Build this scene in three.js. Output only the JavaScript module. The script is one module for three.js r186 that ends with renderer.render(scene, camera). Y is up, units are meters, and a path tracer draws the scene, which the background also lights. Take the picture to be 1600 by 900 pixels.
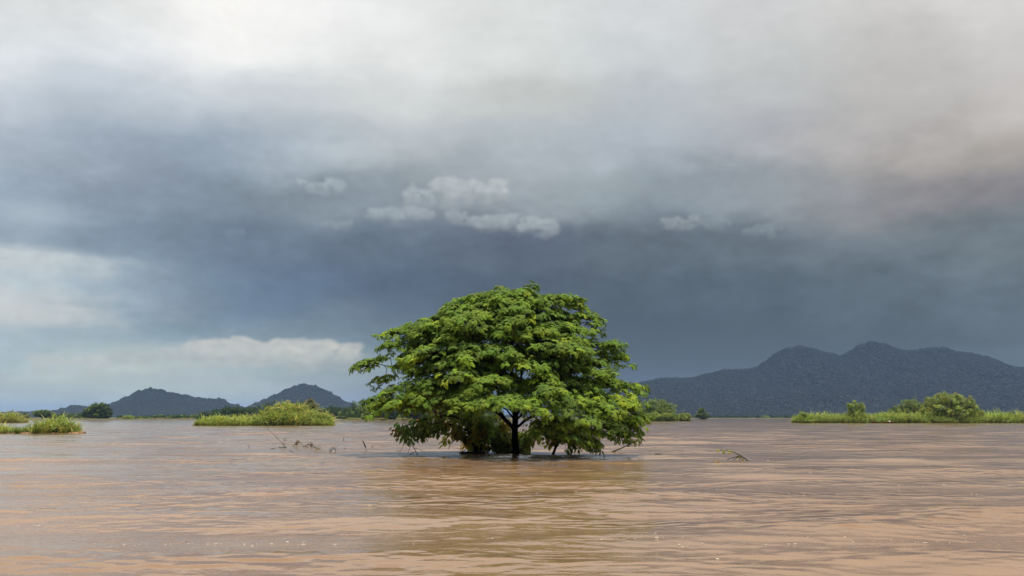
import * as THREE from 'three';
import { mergeGeometries } from 'three/addons/utils/BufferGeometryUtils.js';

// ------------------------------------------------------------------ camera, sky, sun, exposure
const EYE = 1.81, LENS = 1537, PITCH = Math.atan(202 / LENS);
const scene = new THREE.Scene();
const camera = new THREE.PerspectiveCamera(2 * Math.atan(450 / LENS) * 180 / Math.PI, 16 / 9, 0.1, 30000);
camera.position.set(0, EYE, 0);
camera.lookAt(0, EYE + Math.tan(PITCH) * 100, -100);
const renderer = new THREE.WebGLRenderer({ antialias: true });
renderer.toneMapping = THREE.LinearToneMapping;
renderer.toneMappingExposure = 1.0;
renderer.shadowMap.enabled = true;

const sun = new THREE.DirectionalLight(new THREE.Color(1, 0.93, 0.84), 4.4);
sun.position.set(16, 113, -18);
sun.target.position.set(0, 0, -47);
sun.castShadow = true;
sun.shadow.camera.left = -60; sun.shadow.camera.right = 60; sun.shadow.camera.top = 60; sun.shadow.camera.bottom = -60; sun.shadow.camera.far = 400;
sun.shadow.mapSize.set(2048, 2048);
sun.shadow.radius = 2;
scene.add(sun, sun.target);

// seeded random numbers and gradient noise
function rng(seed) { let s = seed | 0; return () => { s = (s + 0x6d2b79f5) | 0; let t = Math.imul(s ^ (s >>> 15), 1 | s); t = (t + Math.imul(t ^ (t >>> 7), 61 | t)) ^ t; return ((t ^ (t >>> 14)) >>> 0) / 4294967296; }; }
const GRAD = Array.from({ length: 256 }, (_, k) => [Math.cos(k * 0.0245437) * 1.41, Math.sin(k * 0.0245437) * 1.41]);
function corner(cx, cy, k, wx, wy, dx, dy) {
  if (wx) { cx %= wx; if (cx < 0) cx += wx; } if (wy) { cy %= wy; if (cy < 0) cy += wy; }
  let h = Math.imul(cx, 374761393) + Math.imul(cy, 668265263) + Math.imul(k, 974634777); h = Math.imul(h ^ (h >>> 13), 1274126177); h = Math.imul(h ^ (h >>> 15), 2246822519);
  const g = GRAD[(h >>> 12) & 255]; return g[0] * dx + g[1] * dy;
}
function noise2(x, y, k = 0, wx = 0, wy = wx) {
  const ix = Math.floor(x), iy = Math.floor(y), fx = x - ix, fy = y - iy, u = fx * fx * fx * (fx * (fx * 6 - 15) + 10), v = fy * fy * fy * (fy * (fy * 6 - 15) + 10);
  const a = corner(ix, iy, k, wx, wy, fx, fy), b = corner(ix + 1, iy, k, wx, wy, fx - 1, fy), c = corner(ix, iy + 1, k, wx, wy, fx, fy - 1), d = corner(ix + 1, iy + 1, k, wx, wy, fx - 1, fy - 1), e = a + (b - a) * u;
  return e + (c + (d - c) * u - e) * v;
}
function fbm(x, y, n = 4, k = 0, wx = 0, wy = wx) { let s = 0, a = 0.5; for (let i = 0; i < n; i++) { s += a * noise2(x, y, k + i * 17, wx, wy); x *= 2; y *= 2; wx *= 2; wy *= 2; a *= 0.5; } return s; }
const clamp = (x, a = 0, b = 1) => Math.min(b, Math.max(a, x)), mix = (a, b, t) => a + (b - a) * t, smooth = (a, b, x) => { const t = clamp((x - a) / (b - a)); return t * t * (3 - 2 * t); };
const lin = (c) => (c /= 255) <= 0.04045 ? c / 12.92 : ((c + 0.055) / 1.055) ** 2.4;

// The storm sky: azimuth and elevation in degrees, then the colour of the cloud there
const SKY_COLOURS = [
  [-28.6, 21.2, 220, 224, 227], [-22.3, 22.2, 231, 234, 236], [-17.1, 22.9, 255, 255, 255], [-11.6, 23.4, 245, 245, 245], [-7.8, 23.6, 233, 236, 237], [0, 23.8, 224, 228, 229], [7.8, 23.6, 217, 221, 225], [15.3, 23.1, 210, 212, 215], [22.3, 22.2, 213, 213, 213], [28.6, 21.2, 220, 219, 220],
  [-28.5, 18.8, 223, 229, 234], [-22.1, 19.8, 229, 234, 239], [-17, 20.4, 251, 252, 253], [-11.5, 20.8, 237, 240, 241], [-7.7, 21, 233, 236, 237], [0, 21.2, 221, 226, 227], [7.7, 21, 211, 217, 222], [15.2, 20.5, 201, 205, 207], [22.1, 19.8, 197, 197, 198], [28.5, 18.8, 203, 202, 203],
  [-28.3, 16.4, 201, 211, 222], [-22, 17.3, 200, 210, 221], [-15.1, 17.9, 205, 213, 221], [-7.7, 18.4, 217, 222, 224], [0, 18.5, 203, 208, 209], [7.7, 18.4, 193, 201, 208], [15.1, 17.9, 193, 197, 201], [22, 17.3, 193, 192, 192], [28.3, 16.4, 201, 199, 199],
  [-28.2, 14, 181, 193, 208], [-25.1, 14.4, 165, 179, 195], [-21.9, 14.7, 151, 167, 185], [-15, 15.3, 155, 171, 189], [-11.3, 15.5, 185, 197, 207], [-7.6, 15.7, 195, 203, 209], [0, 15.8, 185, 195, 203], [7.6, 15.7, 180, 190, 201], [15, 15.3, 180, 185, 194], [18.5, 15, 177, 177, 180], [21.9, 14.7, 185, 182, 182], [28.2, 14, 185, 180, 177],
  [-28, 11.6, 160, 178, 196], [-25, 11.9, 150, 166, 184], [-21.7, 12.2, 136, 152, 172], [-14.9, 12.6, 132, 148, 164], [-11.3, 12.8, 136, 151, 164], [-7.6, 13, 138, 152, 165], [-3.8, 13, 150, 162, 172], [0, 13.1, 163, 173, 183], [5.7, 13, 158, 170, 178], [8.3, 12.9, 136, 151, 164], [11.3, 12.8, 146, 158, 169], [14.9, 12.6, 150, 161, 171], [18.4, 12.4, 150, 157, 165], [21.7, 12.2, 150, 150, 156], [25, 11.9, 140, 140, 146], [28, 11.6, 138, 138, 146],
  [-27.9, 9.1, 160, 176, 192], [-21.6, 9.6, 128, 148, 168], [-14.8, 9.9, 114, 132, 154], [-7.5, 10.2, 106, 123, 143], [0, 10.3, 98, 112, 132], [7.5, 10.2, 104, 119, 134], [14.8, 9.9, 108, 123, 137], [21.6, 9.6, 116, 130, 142], [27.9, 9.1, 120, 135, 146],
  [-27.7, 6.6, 203, 216, 223], [-24.7, 6.8, 188, 205, 216], [-21.5, 7, 150, 170, 188], [-18.2, 7.1, 128, 150, 172], [-14.7, 7.2, 105, 128, 155], [-7.5, 7.4, 95, 114, 137], [0, 7.5, 88, 104, 125], [7.5, 7.4, 88, 104, 120], [14.7, 7.2, 92, 108, 124], [21.5, 7, 98, 114, 128], [27.7, 6.6, 106, 122, 136],
  [-27.5, 4.2, 183, 201, 213], [-21.4, 4.4, 135, 160, 180], [-18.1, 4.5, 125, 150, 172], [-14.6, 4.5, 128, 150, 170], [-11.1, 4.6, 120, 142, 162], [-7.4, 4.7, 98, 118, 138], [0, 4.7, 84, 100, 118], [7.4, 4.7, 84, 100, 117], [14.6, 4.5, 88, 104, 119], [21.4, 4.4, 94, 110, 124], [27.5, 4.2, 100, 116, 130],
  [-27.5, 3, 169, 193, 206], [-24.5, 3.1, 187, 201, 206], [-21.3, 3.2, 174, 196, 205], [-18, 3.2, 167, 190, 200], [-14.6, 3.3, 181, 198, 202], [-11, 3.3, 167, 186, 192], [-8.9, 3.4, 134, 157, 170], [-5.9, 3.4, 100, 120, 138],
  [-27.4, 1.7, 222, 237, 225], [-24.4, 1.7, 234, 243, 226], [-21.2, 1.8, 222, 237, 223], [-14.5, 1.9, 214, 231, 217], [-11, 1.9, 197, 217, 205], [-9.2, 1.9, 165, 190, 190], [-6.7, 1.9, 114, 134, 148], [3.7, 1.9, 84, 102, 118], [7.4, 1.9, 82, 100, 117], [14.5, 1.9, 86, 102, 118], [27.4, 1.7, 98, 114, 128],
  [-27.3, 0.2, 222, 237, 227], [-17.9, 0.2, 217, 233, 221], [-11, 0.3, 197, 215, 203], [-6.6, 0.3, 122, 142, 152], [7.4, 0.3, 82, 100, 116], [27.3, 0.2, 96, 112, 126],
];
// small lit clouds under the storm: azimuth, elevation, half width, half height, colour, cover
const PUFFS = [
  [-2, 14.3, 8, 1.5, [176, 186, 193], 0.6, 1], [6, 13.4, 5, 1.2, [164, 176, 184], 0.5, 1], [14, 13.2, 6, 1.2, [158, 167, 176], 0.4, 1], [24, 13.6, 7, 1.1, [168, 164, 162], 0.5, 1], [-22, 16.6, 8, 1.0, [190, 201, 211], 0.4, 1],
  [-17.0, 22.2, 4.4, 3.0, [252, 252, 251], 0.8, 1], [-26.6, 10.6, 3.4, 0.9, [184, 199, 212], 0.6, 1], [-27.5, 8.0, 7, 1.1, [204, 214, 219], 0.85, 0.6], [-27.5, 5.6, 7.5, 1.3, [212, 217, 218], 0.85, 0.7], [-24, 1.6, 9, 0.8, [194, 203, 206], 0.5, 1],
  [-11.3, 13.2, 1.3, 0.6, [178, 190, 198], 0.85], [-2.4, 13.2, 2.3, 1.05, [188, 196, 201], 1, 0.2], [-5.5, 12.8, 0.9, 0.8, [176, 186, 194], 0.9], [-6.5, 11.7, 1.9, 0.55, [168, 180, 188], 0.9],
  [0.1, 11.35, 2.3, 0.65, [172, 183, 190], 0.95], [-3, 11.6, 0.9, 0.55, [162, 174, 183], 0.85], [1.5, 11.0, 1.1, 0.6, [170, 182, 189], 0.9], [-10.3, 11, 0.9, 0.36, [152, 166, 179], 0.75], [-15.9, 10.3, 0.5, 0.36, [136, 154, 172], 0.45],
  [9.8, 11.2, 1.1, 0.55, [158, 169, 177], 0.9], [11.6, 11, 1.2, 0.55, [148, 160, 170], 0.8], [14.5, 10.5, 1.2, 0.42, [144, 157, 166], 0.75],
  [-13.4, 3.7, 4.4, 1.2, [220, 219, 211], 1, 0.35], [-16.5, 3.4, 7, 0.75, [204, 209, 207], 0.9, 0.6], [-9.5, 2.9, 3, 0.9, [176, 188, 190], 0.6, 0.8], [-20, 1.6, 12, 0.9, [198, 208, 209], 0.55, 1], [-21, 3.1, 3.2, 0.35, [196, 204, 204], 0.7, 0.5], [-17.5, 3.35, 4.6, 0.42, [188, 197, 199], 0.8, 0.4], [-24.1, 2.75, 2.0, 0.8, [206, 210, 208], 0.85, 0.4], [-19.5, 2.2, 5, 0.5, [182, 196, 201], 0.5, 1], [-11, 2.2, 4.4, 0.5, [168, 185, 190], 0.5, 1],
];
// air between the eye and the cloud that scene.fog draws in front of this sky
const AIR = [0.030, 0.065, 0.135];
const rp = rng(9), HEADS = PUFFS.map(([, , w, h, , , soft = 0.3]) => soft > 0.4 ? null : Array.from({ length: 9 }, (_, k) => { const x = (k / 8 - 0.5) * 1.7, top = Math.sqrt(1 - (x / 1.05) ** 2), q = (0.34 + 0.3 * rp()) * (0.5 + 0.5 * top); return [x, (rp() * 0.9 - 0.35) * top * (1 - q), q * Math.max(0.55, Math.min(1, h / w * 1.4)), q * 1.15]; }));   // the rounded heads of each small cloud
function makeSky() {
  const W = 4096, H = 2048, data = new Float32Array(W * H * 4);
  const GX = 161, GY = 71, grid = new Float32Array(GX * GY * 3);          // colours on a half-degree grid, azimuth -40 to 40, elevation -2 to 33
  const table = SKY_COLOURS.map(([a, e, r, g, b]) => [a, e, lin(r), lin(g), lin(b)]);
  for (let j = 0; j < GY; j++) for (let i = 0; i < GX; i++) {
    const az = i / 2 - 40, el = j / 2 - 2; let w = 0, r = 0, g = 0, b = 0;
    for (const [a, e, cr, cg, cb] of table) { const q = ((az - a) / 3.2) ** 2 + ((el - e) / 1.15) ** 2, k = Math.exp(-q * 0.75) + 1e-3 / (1 + q * q * q); w += k; r += k * cr; g += k * cg; b += k * cb; }
    const o = (j * GX + i) * 3; grid[o] = r / w; grid[o + 1] = g / w; grid[o + 2] = b / w;
  }
  const at = (az, el, out) => {
    const x = clamp((az + 40) * 2, 0, GX - 1.001), y = clamp((el + 2) * 2, 0, GY - 1.001), i = Math.floor(x), j = Math.floor(y), u = x - i, v = y - j;
    for (let c = 0; c < 3; c++) { const o = (j * GX + i) * 3 + c; out[c] = mix(mix(grid[o], grid[o + 3], u), mix(grid[o + GX * 3], grid[o + GX * 3 + 3], u), v); }
  };
  const c = [0, 0, 0], d = [0, 0, 0];
  for (let row = H / 2; row < H; row++) {
    const el = ((row + 0.5) / H - 0.5) * 180;
    for (let col = 0; col < W; col++) {
      let az = ((col + 0.5) / W - 0.5) * 360 + 90; if (az > 180) az -= 360;   // column centre is +x; azimuth 0 is -z, growing to the right
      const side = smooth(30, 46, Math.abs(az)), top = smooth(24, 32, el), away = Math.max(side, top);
      const n = fbm(az * 0.09, el * 0.2, 4, 3), m = fbm(az * 0.3 + 7, el * 0.55, 4, 9);
      if (away < 1) {
        at(az + 3.4 * n + 0.9 * m, el + 1.5 * fbm(az * 0.11 + 31, el * 0.22, 4, 5) + 0.45 * m, c);
        const f = 1 + 0.12 * n + (0.2 * m + 0.1 * fbm(az * 1.1, el * 2.2, 4, 21)) * mix(1, 0.4, smooth(13, 17, el)); for (let k = 0; k < 3; k++) c[k] *= f;
        for (let i = 0; i < PUFFS.length; i++) {
          const [pa, pe, pw, ph, pc, cover, soft = 0.3] = PUFFS[i], heads = HEADS[i];
          const x = (az - pa) / pw, y = (el - pe) / ph; if (x * x > 3.5 || y * y > 4) continue;
          const edge = fbm(az * 0.9 / Math.sqrt(pw) + pa, el * 1.3 / Math.sqrt(ph) + pe, 5, 40), r = Math.hypot(x, y < 0 ? y * 0.95 : y) + edge * mix(0.95, 0.5, soft);
          let lit = y, s; if (heads) { let best = 9; for (const [hx, hy, rx, ry] of heads) { const q = Math.hypot((x - hx) / rx, (y - hy) / ry * (y < hy ? 0.75 : 1)); if (q < best) { best = q; lit = (y - hy) / ry; } } s = cover * (0.78 + 0.7 * edge) * (1 - smooth(lit > 0 ? 0.5 : 0.05, lit > 0 ? 1.15 : 1.4, best + edge * 1.5)); }
          else s = cover * (1 - smooth(mix(y > 0 ? 0.6 : 0.2, -0.1, soft), mix(1.05, 1.3, soft), r)); if (s <= 0) continue;
          const tone = 1 + 0.13 * clamp(lit, -1, 1) * (1 - soft) + mix(0.25, 0.06, soft) * fbm(az * 1.6, el * 2.4, 4, 50); for (let k = 0; k < 3; k++) c[k] = mix(c[k], lin(pc[k]) * tone, s);
        }
      }
      if (away > 0) {                                                         // the same storm round the horizon, broken deck above brightened as unseen fill light
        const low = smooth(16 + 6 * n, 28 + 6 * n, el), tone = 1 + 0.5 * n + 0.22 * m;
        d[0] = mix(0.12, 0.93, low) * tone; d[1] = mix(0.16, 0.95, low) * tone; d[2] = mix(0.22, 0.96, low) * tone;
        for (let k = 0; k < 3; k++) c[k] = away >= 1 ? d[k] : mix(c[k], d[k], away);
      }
      const air = 0.35 + 0.65 * Math.exp(-el / 5), o = (row * W + col) * 4;
      for (let k = 0; k < 3; k++) data[o + k] = Math.max(0.02, c[k] - AIR[k] * (air + (k === 2 ? 0.7 * Math.exp(-el / 1.3) : 0)));
      data[o + 3] = 1;
    }
  }
  for (let row = 0; row < H / 2; row++) for (let col = 0; col < W; col++) { const o = (row * W + col) * 4; data[o] = 0.25; data[o + 1] = 0.22; data[o + 2] = 0.2; data[o + 3] = 1; }
  const t = new THREE.DataTexture(data, W, H, THREE.RGBAFormat, THREE.FloatType);
  t.mapping = THREE.EquirectangularReflectionMapping; t.magFilter = THREE.LinearFilter; t.needsUpdate = true;
  return t;
}
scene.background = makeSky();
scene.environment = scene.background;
scene.fog = new THREE.FogExp2(new THREE.Color(0.33, 0.55, 1.0), 6.5e-5);

// ------------------------------------------------------------------ helpers
const taken = new Map();
const numbered = (n) => { const k = taken.get(n) ?? 0; taken.set(n, k + 1); return k ? n + '_' + String(k).padStart(3, '0') : n; };
function tag(o, label, category, group) { o.userData.label = label; o.userData.category = category; if (group) o.userData.group = group; return o; }
function thing(name, label, category, x = 0, z = 0, group) { const o = new THREE.Group(); o.name = numbered(name); o.position.set(x, 0, z); scene.add(o); return tag(o, label, category, group); }
function put(name, geometry, material, parent) { const m = new THREE.Mesh(geometry, material); m.name = parent ? name : numbered(name); m.castShadow = m.receiveShadow = true; (parent ?? scene).add(m); return m; }
function structure(name, geometry, material) { const m = put(name, geometry, material); m.userData.kind = 'structure'; return m; }
const across = (px, D) => (px - 800) / LENS * Math.cos(PITCH) * D;          // metres to the side of the view axis at distance D
const V = (x, y, z) => new THREE.Vector3(x, y, z), C = (r, g, b) => new THREE.Color().setRGB(r, g, b);

// tubes of changing radius, joined into one geometry
class Tubes {
  constructor() { this.p = []; this.n = []; this.u = []; this.i = []; }
  add(points, radii, sides = 6) {
    const t = new THREE.Vector3(), a = new THREE.Vector3(1, 0, 0), b = new THREE.Vector3(), base = this.p.length / 3; let along = 0;
    for (let k = 0; k < points.length; k++) {
      t.subVectors(points[Math.min(k + 1, points.length - 1)], points[Math.max(k - 1, 0)]).normalize();
      if (k) along += points[k].distanceTo(points[k - 1]);
      if (Math.abs(a.dot(t)) > 0.9) a.set(t.y, t.z, -t.x); a.addScaledVector(t, -a.dot(t)).normalize(); b.crossVectors(t, a);
      for (let s = 0; s <= sides; s++) {
        const w = s / sides * 2 * Math.PI, c = Math.cos(w), d = Math.sin(w), nx = a.x * c + b.x * d, ny = a.y * c + b.y * d, nz = a.z * c + b.z * d;
        this.p.push(points[k].x + nx * radii[k], points[k].y + ny * radii[k], points[k].z + nz * radii[k]); this.n.push(nx, ny, nz); this.u.push(s / sides * 0.8, along);
      }
    }
    for (let k = 0; k + 1 < points.length; k++) for (let s = 0; s < sides; s++) { const q = base + k * (sides + 1) + s; this.i.push(q, q + sides + 1, q + 1, q + 1, q + sides + 1, q + sides + 2); }
    return this;
  }
  build() { const g = new THREE.BufferGeometry(); g.setAttribute('position', new THREE.Float32BufferAttribute(this.p, 3)); g.setAttribute('normal', new THREE.Float32BufferAttribute(this.n, 3)); g.setAttribute('uv', new THREE.Float32BufferAttribute(this.u, 2)); g.setIndex(this.i); return g; }
}
// loose triangles (leaves, blades), flat shaded
class Blades {
  constructor() { this.p = []; this.n = []; }
  tri(a, b, c) { const n = new THREE.Vector3().subVectors(b, a).cross(new THREE.Vector3().subVectors(c, a)).normalize(); for (const v of [a, b, c]) { this.p.push(v.x, v.y, v.z); this.n.push(n.x, n.y, n.z); } }
  // a leaf from a along dir, folded a little along its middle
  leaf(a, dir, up, length, width, fold = 0.2) {
    const side = new THREE.Vector3().crossVectors(dir, up).normalize(), nrm = new THREE.Vector3().crossVectors(side, dir).normalize(), tip = a.clone().addScaledVector(dir, length), mid = a.clone().addScaledVector(dir, length * 0.55);
    const l = mid.clone().addScaledVector(side, -width / 2).addScaledVector(nrm, width * fold), r = mid.clone().addScaledVector(side, width / 2).addScaledVector(nrm, width * fold);
    this.tri(a, tip, l); this.tri(a, r, tip);
  }
  build() { const g = new THREE.BufferGeometry(); g.setAttribute('position', new THREE.Float32BufferAttribute(this.p, 3)); g.setAttribute('normal', new THREE.Float32BufferAttribute(this.n, 3)); g.setAttribute('uv', new THREE.Float32BufferAttribute(new Float32Array(this.p.length / 3 * 2), 2)); return g; }
}
function copies(name, geometry, material, list, parent) {                     // list: [matrix, colour]
  const m = new THREE.InstancedMesh(geometry, material, list.length); m.name = name; m.castShadow = m.receiveShadow = true;
  list.forEach(([q, c], k) => { m.setMatrixAt(k, q); m.setColorAt(k, c); });
  m.userData.kind = 'stuff'; parent.add(m); return m;
}
const placeAt = (p, up, turn, s) => new THREE.Matrix4().compose(p, new THREE.Quaternion().setFromUnitVectors(V(0, 1, 0), up).multiply(new THREE.Quaternion().setFromAxisAngle(V(0, 1, 0), turn)), s.isVector3 ? s : V(s, s, s));
function texture(size, f, srgb, repeat = 1) {
  const a = new Uint8Array(size * size * 4);
  for (let y = 0; y < size; y++) for (let x = 0; x < size; x++) { const c = f(x / size, y / size), o = (y * size + x) * 4; for (let k = 0; k < 3; k++) a[o + k] = clamp(c[k]) * 255; a[o + 3] = 255; }
  const t = new THREE.DataTexture(a, size, size); t.wrapS = t.wrapT = THREE.RepeatWrapping; t.magFilter = THREE.LinearFilter; t.minFilter = THREE.LinearMipmapLinearFilter; t.generateMipmaps = true;
  if (srgb) t.colorSpace = THREE.SRGBColorSpace; t.repeat.set(repeat, repeat); t.needsUpdate = true; return t;
}
// leaves let some of the light through; the colour comes from each copy
const leafy = (gloss = 0.3, through = 0.38) => new THREE.MeshPhysicalMaterial({ color: 0xffffff, roughness: 0.92, transmission: through, thickness: 0, specularIntensity: 0.4, clearcoat: gloss, clearcoatRoughness: 0.4, side: THREE.DoubleSide });
const barkMap = texture(256, (u, v) => { const f = 0.55 + 0.5 * fbm(u * 24, v * 6, 4, 2, 24) + 0.2 * fbm(u * 8, v * 8, 3, 8, 8); return [f, f * 0.93, f * 0.86]; }, true);
const barkBump = texture(256, (u, v) => { const f = 0.5 + 0.8 * fbm(u * 24, v * 6, 4, 2, 24); return [f, f, f]; });
const bark = new THREE.MeshStandardMaterial({ color: C(0.25, 0.185, 0.13), map: barkMap, bumpMap: barkBump, bumpScale: 0.012, roughness: 0.95 });
const M = {
  leaf: leafy(0.14, 0.4), scrub: leafy(0.12, 0.3), grass: leafy(0.15, 0.4), broad: leafy(0.25, 0.5), bark,
  stick: new THREE.MeshStandardMaterial({ color: C(0.17, 0.125, 0.08), roughness: 0.9 }),
  paleWood: new THREE.MeshStandardMaterial({ color: C(0.6, 0.47, 0.28), roughness: 0.8 }),
  wetWood: new THREE.MeshStandardMaterial({ color: C(0.06, 0.042, 0.03), map: barkMap, roughness: 0.55 }),
};

// ------------------------------------------------------------------ the river
const rw = rng(11);
const WAVES = [];
for (let k = 0; k < 46; k++) {
  const length = 0.22 * Math.pow(34, Math.pow(k / 45, 1.15)), turn = Math.PI / 2 + (rw() - 0.5) * (length < 1.2 ? 1.5 : 0.75) + (rw() < 0.5 ? Math.PI : 0);
  WAVES.push([Math.cos(turn) * 2 * Math.PI / length, Math.sin(turn) * 2 * Math.PI / length, rw() * 7, length, length * 0.0034 * (length > 2.5 ? 1.0 : length > 1 ? 0.5 : 0.85) * (0.6 + 0.8 * rw())]);
}
// current lines and boils: smooth slicks between ruffled water, long in the direction of the flow (x)
const ruffle = (x, z) => { const w = fbm(x * 0.02, z * 0.05, 2, 64) * 5, a = fbm(x * 0.024 + w, z * 0.17 + w, 4, 60), b = fbm(x * 0.16, z * 0.5 + 3, 3, 70); return clamp(0.72 + 2.3 * a + 0.95 * b, 0.06, 2); };
function waterHeight(x, z, cell) {
  const a = ruffle(x, z); let h = 0;
  for (const [kx, kz, ph, length, amp] of WAVES) { const fade = (length / cell - 3) / 3; if (fade <= 0) continue; const w = kx * x + kz * z + ph + 0.8 * Math.sin(0.31 * kx * z - 0.27 * kz * x), s = Math.sin(w); h += (length < 1.3 ? 0.55 * s + 0.45 * (1 - 2 * Math.abs(Math.sin(w / 2 - 0.785))) : s) * amp * Math.min(1, fade) * (length > 2.5 ? 0.5 + 0.5 * a : a); }
  const t = Math.hypot(x - 0.18, z + 47.1), w = x - 0.18; if (t < 9) h += 0.03 * Math.exp(-t / 1.6) * Math.cos(t * 5) + (w < 0 ? 0.02 * Math.exp(-Math.abs(Math.abs(z + 47.1) + w * 0.3) * 2.2 + w * 0.25) : 0);   // the current parting at the trunk
  return h + 0.085 * fbm(x * 0.022, z * 0.17, 3, 80);
}
{
  const angles = [], rings = [];
  for (let k = -60; k < 0; k++) angles.push(-34 + k * 146 / 60);
  for (let k = 0; k <= 660; k++) angles.push(-34 + k * 68 / 660);
  for (let k = 1; k <= 60; k++) angles.push(34 + k * 146 / 60);
  for (let r = 0.4; r < 7; r *= 1.12) rings.push(r);
  for (let k = 0; k <= 620; k++) rings.push(7.6 * Math.pow(75 / 7.6, k / 620));
  for (let k = 1; k <= 380; k++) rings.push(75 * Math.pow(6, k / 380));
  for (let k = 1; k <= 60; k++) rings.push(450 * Math.pow(10 / 3, k / 60));
  for (let k = 1; k <= 12; k++) rings.push(1500 * Math.pow(13, k / 12));
  const A = angles.length, R = rings.length, p = new Float32Array(A * R * 3), u = new Float32Array(A * R * 2), index = new Uint32Array((A - 1) * (R - 1) * 6);
  for (let j = 0, o = 0; j < R; j++) for (let i = 0; i < A; i++, o++) {
    const r = rings[j], w = angles[i] * Math.PI / 180, x = Math.sin(w) * r, z = -Math.cos(w) * r, step = i === 0 || i === A - 1 ? 2 : angles[i + 1] - angles[i];
    const cell = Math.max((rings[Math.min(j + 1, R - 1)] - rings[Math.max(j - 1, 0)]) / 2, r * step * Math.PI / 180);
    p[o * 3] = x; p[o * 3 + 1] = r > 1500 ? 0 : waterHeight(x, z, cell); p[o * 3 + 2] = z; u[o * 2] = x; u[o * 2 + 1] = -z;
  }
  for (let j = 0, o = 0; j + 1 < R; j++) for (let i = 0; i + 1 < A; i++, o += 6) { const q = j * A + i; index[o] = q; index[o + 1] = q + 1; index[o + 2] = q + A; index[o + 3] = q + 1; index[o + 4] = q + A + 1; index[o + 5] = q + A; }
  const g = new THREE.BufferGeometry(); g.setAttribute('position', new THREE.BufferAttribute(p, 3)); g.setAttribute('uv', new THREE.BufferAttribute(u, 2)); g.setIndex(new THREE.BufferAttribute(index, 1)); g.computeVertexNormals();
  const S = 2048, TILE = 80, h = new Float32Array(S * S);                     // ripples of 0.2 to 2 m, strong in ruffled streaks and nearly gone in slicks
  for (let y = 0; y < S; y++) for (let x = 0; x < S; x++) {
    const a = x / S, b = y / S, w = noise2(a * 3, b * 6, 88, 3, 6) * 0.12, patch = clamp(0.62 + 2.1 * fbm(a * 3 + w, b * 14 + w * 6, 3, 90, 3, 14) + 0.8 * noise2(a * 22, b * 60, 96, 22, 60), 0.05, 1.7);
    h[y * S + x] = patch * (0.03 * noise2(a * 44, b * 96, 91, 44, 96) + 0.026 * noise2(a * 96, b * 200, 92, 96, 200) + 0.02 * noise2(a * 210, b * 420, 93, 210, 420));
  }
  const px = TILE / S, normal = texture(S, (a, b) => {
    const x = Math.round(a * S), y = Math.round(b * S), at = (i, j) => h[((j + S) % S) * S + (i + S) % S];
    const dx = clamp((at(x + 1, y) - at(x - 1, y)) / (2 * px), -0.6, 0.6), dy = clamp((at(x, y + 1) - at(x, y - 1)) / (2 * px), -0.5, 0.5), l = Math.hypot(dx, dy, 1);
    return [0.5 - dx / l / 2, 0.5 - dy / l / 2, 0.5 + 0.5 / l];
  });
  normal.repeat.set(1 / TILE, 1 / TILE);
  // silt carried in streaks and boils
  const silt = texture(1024, (a, b) => {
    const w = fbm(a * 4, b * 4, 3, 100, 4), f = fbm(a * 6 + w * 0.8, b * 26 + w * 2, 5, 101, 0) * Math.sin(Math.PI * a) ** 0.5 * Math.sin(Math.PI * b) ** 0.5, k = 0.88 + 0.34 * f;
    return [k, k * (0.985 + 0.04 * w), k * (0.97 + 0.06 * w)];
  }, true);
  silt.repeat.set(1 / 73, 1 / 73);
  const chop = texture(1024, (a, b) => { const f = 0.5 + 0.3 * noise2(a * 26, b * 40, 131, 26, 40) * (0.7 + noise2(a * 5, b * 9, 134, 5, 9)) + 0.2 * noise2(a * 60, b * 90, 132, 60, 90) + 0.1 * noise2(a * 130, b * 190, 133, 130, 190); return [f, f, f]; });
  chop.repeat.set(1 / 6.3, 1 / 6.3);
  const water = structure('water', g, new THREE.MeshPhysicalMaterial({ color: C(0.3, 0.187, 0.104), map: silt, roughness: 0.07, ior: 1.36, bumpMap: chop, bumpScale: 0.009, normalMap: normal, normalScale: new THREE.Vector2(0.95, 0.95) }));
  water.castShadow = false;
}

// ------------------------------------------------------------------ land beyond the water
const earthMap = texture(256, (u, v) => { const f = 0.75 + 0.4 * fbm(u * 8, v * 8, 5, 4, 8); return [f, f, f]; }, true, 1);
const soil = (r, g, b, size) => { const m = earthMap.clone(); m.repeat.set(1 / size, 1 / size); m.needsUpdate = true; return new THREE.MeshStandardMaterial({ color: C(r, g, b), map: m, roughness: 1 }); };
// A sheet from rows of points, each row as long as the next
function sheet(rows) {
  const n = rows[0].length, p = [], u = [], ix = [];
  for (const row of rows) for (const v of row) { p.push(v.x, v.y, v.z); u.push(v.x + v.y * 0.3, v.z + v.y * 0.7); }
  for (let j = 0; j + 1 < rows.length; j++) for (let i = 0; i + 1 < n; i++) { const q = j * n + i; ix.push(q, q + 1, q + n, q + 1, q + n + 1, q + n); }
  const g = new THREE.BufferGeometry(); g.setAttribute('position', new THREE.Float32BufferAttribute(p, 3)); g.setAttribute('uv', new THREE.Float32BufferAttribute(u, 2)); g.setIndex(ix); g.computeVertexNormals(); return g;
}
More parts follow.
